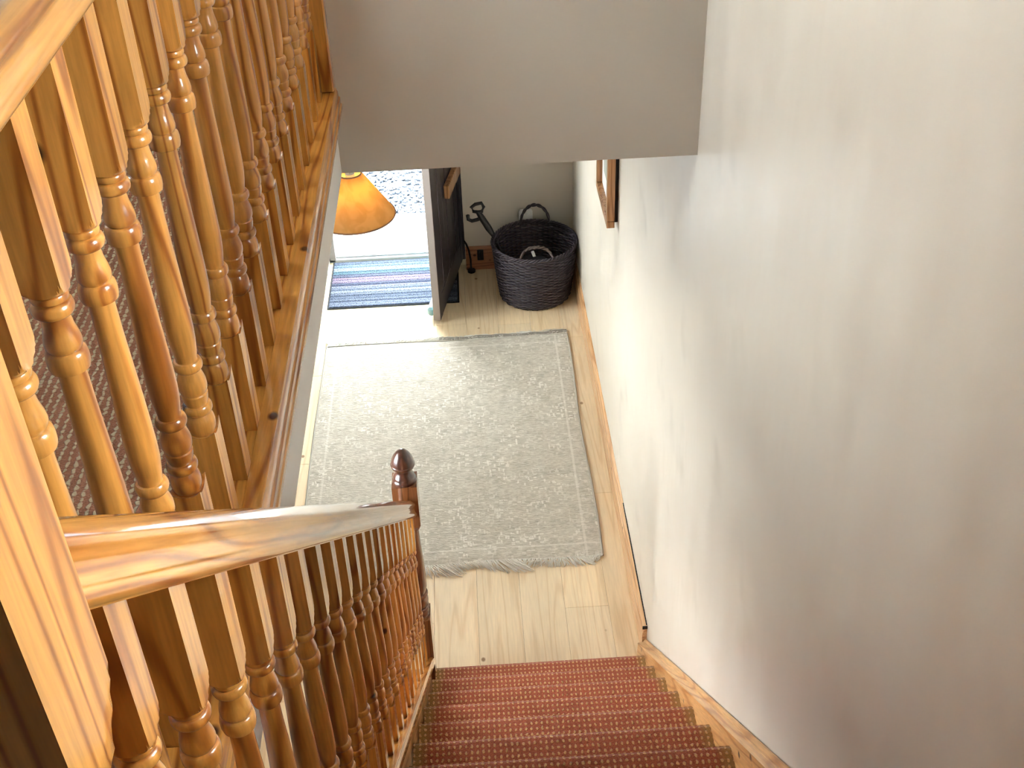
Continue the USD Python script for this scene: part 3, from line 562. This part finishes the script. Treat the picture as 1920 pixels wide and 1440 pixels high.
# a soft dark bag with a pale tag lies in the basket
bag = thing('dark_bag', 'dark cloth bundle lying inside the wicker basket', 'bag')
bmx = trimesh.creation.icosphere(3, 1.0); bmx.vertices = bmx.vertices * (1 + .3 * (meshkit.fbm(bmx.vertices * 2.2 + 3, 3)[:, None] - .5)) * [.15, .115, .135] + [BC[0] - .01, BC[1] - .05, .165]
obj('cloth', bmx, 'dark_lining', bag, True)
tg = rbox(-.011, .011, -.001, .001, -.022, .022, .0008); tg.apply_transform(trimesh.transformations.rotation_matrix(-.9, [1, 0, 0])); tg.apply_transform(trimesh.transformations.rotation_matrix(.4, [0, 0, 1])); tg.apply_translation([BC[0] - .008, BC[1] - .035, .312])
obj('label_tag', tg, 'paper_white', bag, label='small white tag')
# litter-picking tool with a trigger handle leaning out of the basket
tool = thing('grabber_tool', 'black long-handled grabber tool leaning out of the wicker basket', 'tool')
obj('shaft', tube([(.262, 6.715, .06), (.128, 6.745, .39), (.09, 6.765, .447)], .0085, 8), 'black_plastic', tool, True)
obj('grip', tube([(.135, 6.742, .375), (.100, 6.76, .43), (.060, 6.78, .497), (.037, 6.79, .535)], [.013, .022, .021, .016], 8), 'black_plastic', tool, True)
obj('trigger', tube([(.058, 6.78, .497), (.028, 6.79, .480), (-.005, 6.80, .468), (-.028, 6.81, .475), (-.030, 6.812, .505)], .0125, 7), 'black_plastic', tool, True)
obj('hand_loop', tube([(.035, 6.79, .535), (.008, 6.80, .535), (-.004, 6.80, .565), (.022, 6.795, .588), (.062, 6.785, .600), (.075, 6.78, .575), (.062, 6.78, .543), (.037, 6.79, .535)], .0115, 7), 'black_plastic', tool, True)

# ---------------------------------------------------------------- small things in the hall
hook = thing('door_stay', 'black iron door stay standing on the floor against the skirting', 'door stay')
obj('stay_rod', tube([(-.066, 6.985, .222), (-.052, 6.972, .205), (-.037, 6.965, .16), (-.028, 6.96, .09), (-.028, 6.958, .012)], .0065, 8), 'black_iron', hook, True)
obj('foot_disc', rot_to(trimesh.creation.cylinder(.027, .014, sections=20), 0, (-.026, 6.955, .0075)), 'black_iron', hook, 40)
br = thing('wall_bracket', 'small black bracket screwed to the red-brown skirting beside the door', 'bracket')
obj('plate', rbox(.018, .06, 6.969, 6.979, .075, .155, .003), 'black_iron', br)
obj('hook_arm', tube([(.036, 6.97, .14), (.036, 6.945, .142), (.036, 6.93, .128), (.036, 6.935, .105), (.036, 6.968, .10)], .006, 7), 'black_iron', br, True)
so = thing('wall_socket', 'white surface-mounted wall socket on the end wall behind the basket', 'socket')
obj('socket_box', rbox(.308, .392, YF - .036, YF - .0005, .375, .432, .004), 'white_plastic', so)
obj('face_plate', rbox(.304, .396, YF - .042, YF - .0361, .371, .436, .002), 'white_plastic', so)
for k in range(2): obj('switch', rbox(.322 + .036 * k, .338 + .036 * k, YF - .045, YF - .0421, .412, .426, .001), 'white_plastic', so)
pf = thing('picture_frame', 'pine framed picture hanging on the right wall beyond the bulkhead', 'picture')
FY0, FY1, FZ0, FZ1, FX0, FX1, FW = 4.795, 5.235, 1.462, 2.06, .612, .648, .034
obj('frame_rail', rbox(FX0, FX1, FY0, FY1, FZ0, FZ0 + FW, .002), 'pine_frame', pf); obj('frame_rail', rbox(FX0, FX1, FY0, FY1, FZ1 - FW, FZ1, .002), 'pine_frame', pf)
obj('frame_stile', rbox(FX0, FX1, FY0, FY0 + FW, FZ0 + FW + .0003, FZ1 - FW - .0003, .002), 'pine_frame', pf); obj('frame_stile', rbox(FX0, FX1, FY1 - FW, FY1, FZ0 + FW + .0003, FZ1 - FW - .0003, .002), 'pine_frame', pf)
obj('mount', box(FX1 - .010, FX1 - .006, FY0 + FW, FY1 - FW, FZ0 + FW, FZ1 - FW), 'paper_white', pf); obj('print', box(FX1 - .0125, FX1 - .0102, FY0 + .11, FY1 - .11, FZ0 + .13, FZ1 - .13), 'paper_art', pf)
obj('backing', box(FX1, XR - .0005, FY0 + .02, FY1 - .02, FZ0 + .02, FZ1 - .02), 'black_iron', pf)  # black block standing in for the shadow gap between frame and wall

# pendant lamp under the landing ceiling
lamp = thing('pendant_lamp', 'lit pendant lamp with an orange cone shade hanging in the hall', 'lamp', (-.434, 3.94, 0))
ZS0, ZS1, RS0, RS1 = 2.045, 2.213, .150, .042
sh = [(RS0, ZS0)] + [(RS0 + (RS1 - RS0) * t, ZS0 + (ZS1 - ZS0) * t) for t in np.linspace(.1, .9, 6)] + [(RS1, ZS1)]
inner = [(r - .002, z) for r, z in sh[::-1]]
obj('shade', trimesh.creation.revolve(sh + inner + [sh[0]], sections=56), 'shade_cloth', lamp, 40)
tt = np.linspace(0, 2 * PI, 57)
for r, z in ((RS0, ZS0), (RS1, ZS1)): obj('shade_binding', tube(np.stack([r * np.cos(tt), r * np.sin(tt), 0 * tt + z], 1), .0028, 6, False), 'shade_trim', lamp, True)
obj('flex', tube([(0, 0, ZS1 - .02), (0, 0, ZB - .03)], .0035, 8), 'white_plastic', lamp, True)
obj('lamp_holder', rot_to(trimesh.creation.cylinder(.017, .055, sections=20), 0, (0, 0, ZS1 - .028)), 'white_plastic', lamp, 40)
obj('ceiling_rose', trimesh.creation.revolve([(0, ZB - .03), (.025, ZB - .03), (.04, ZB - .012), (.042, ZB), (0, ZB)], sections=28), 'white_plastic', lamp, 40)
bl = trimesh.creation.icosphere(3, .026); bl.apply_translation([0, 0, ZS1 - .078]); obj('bulb', bl, 'bulb_glow', lamp, True)
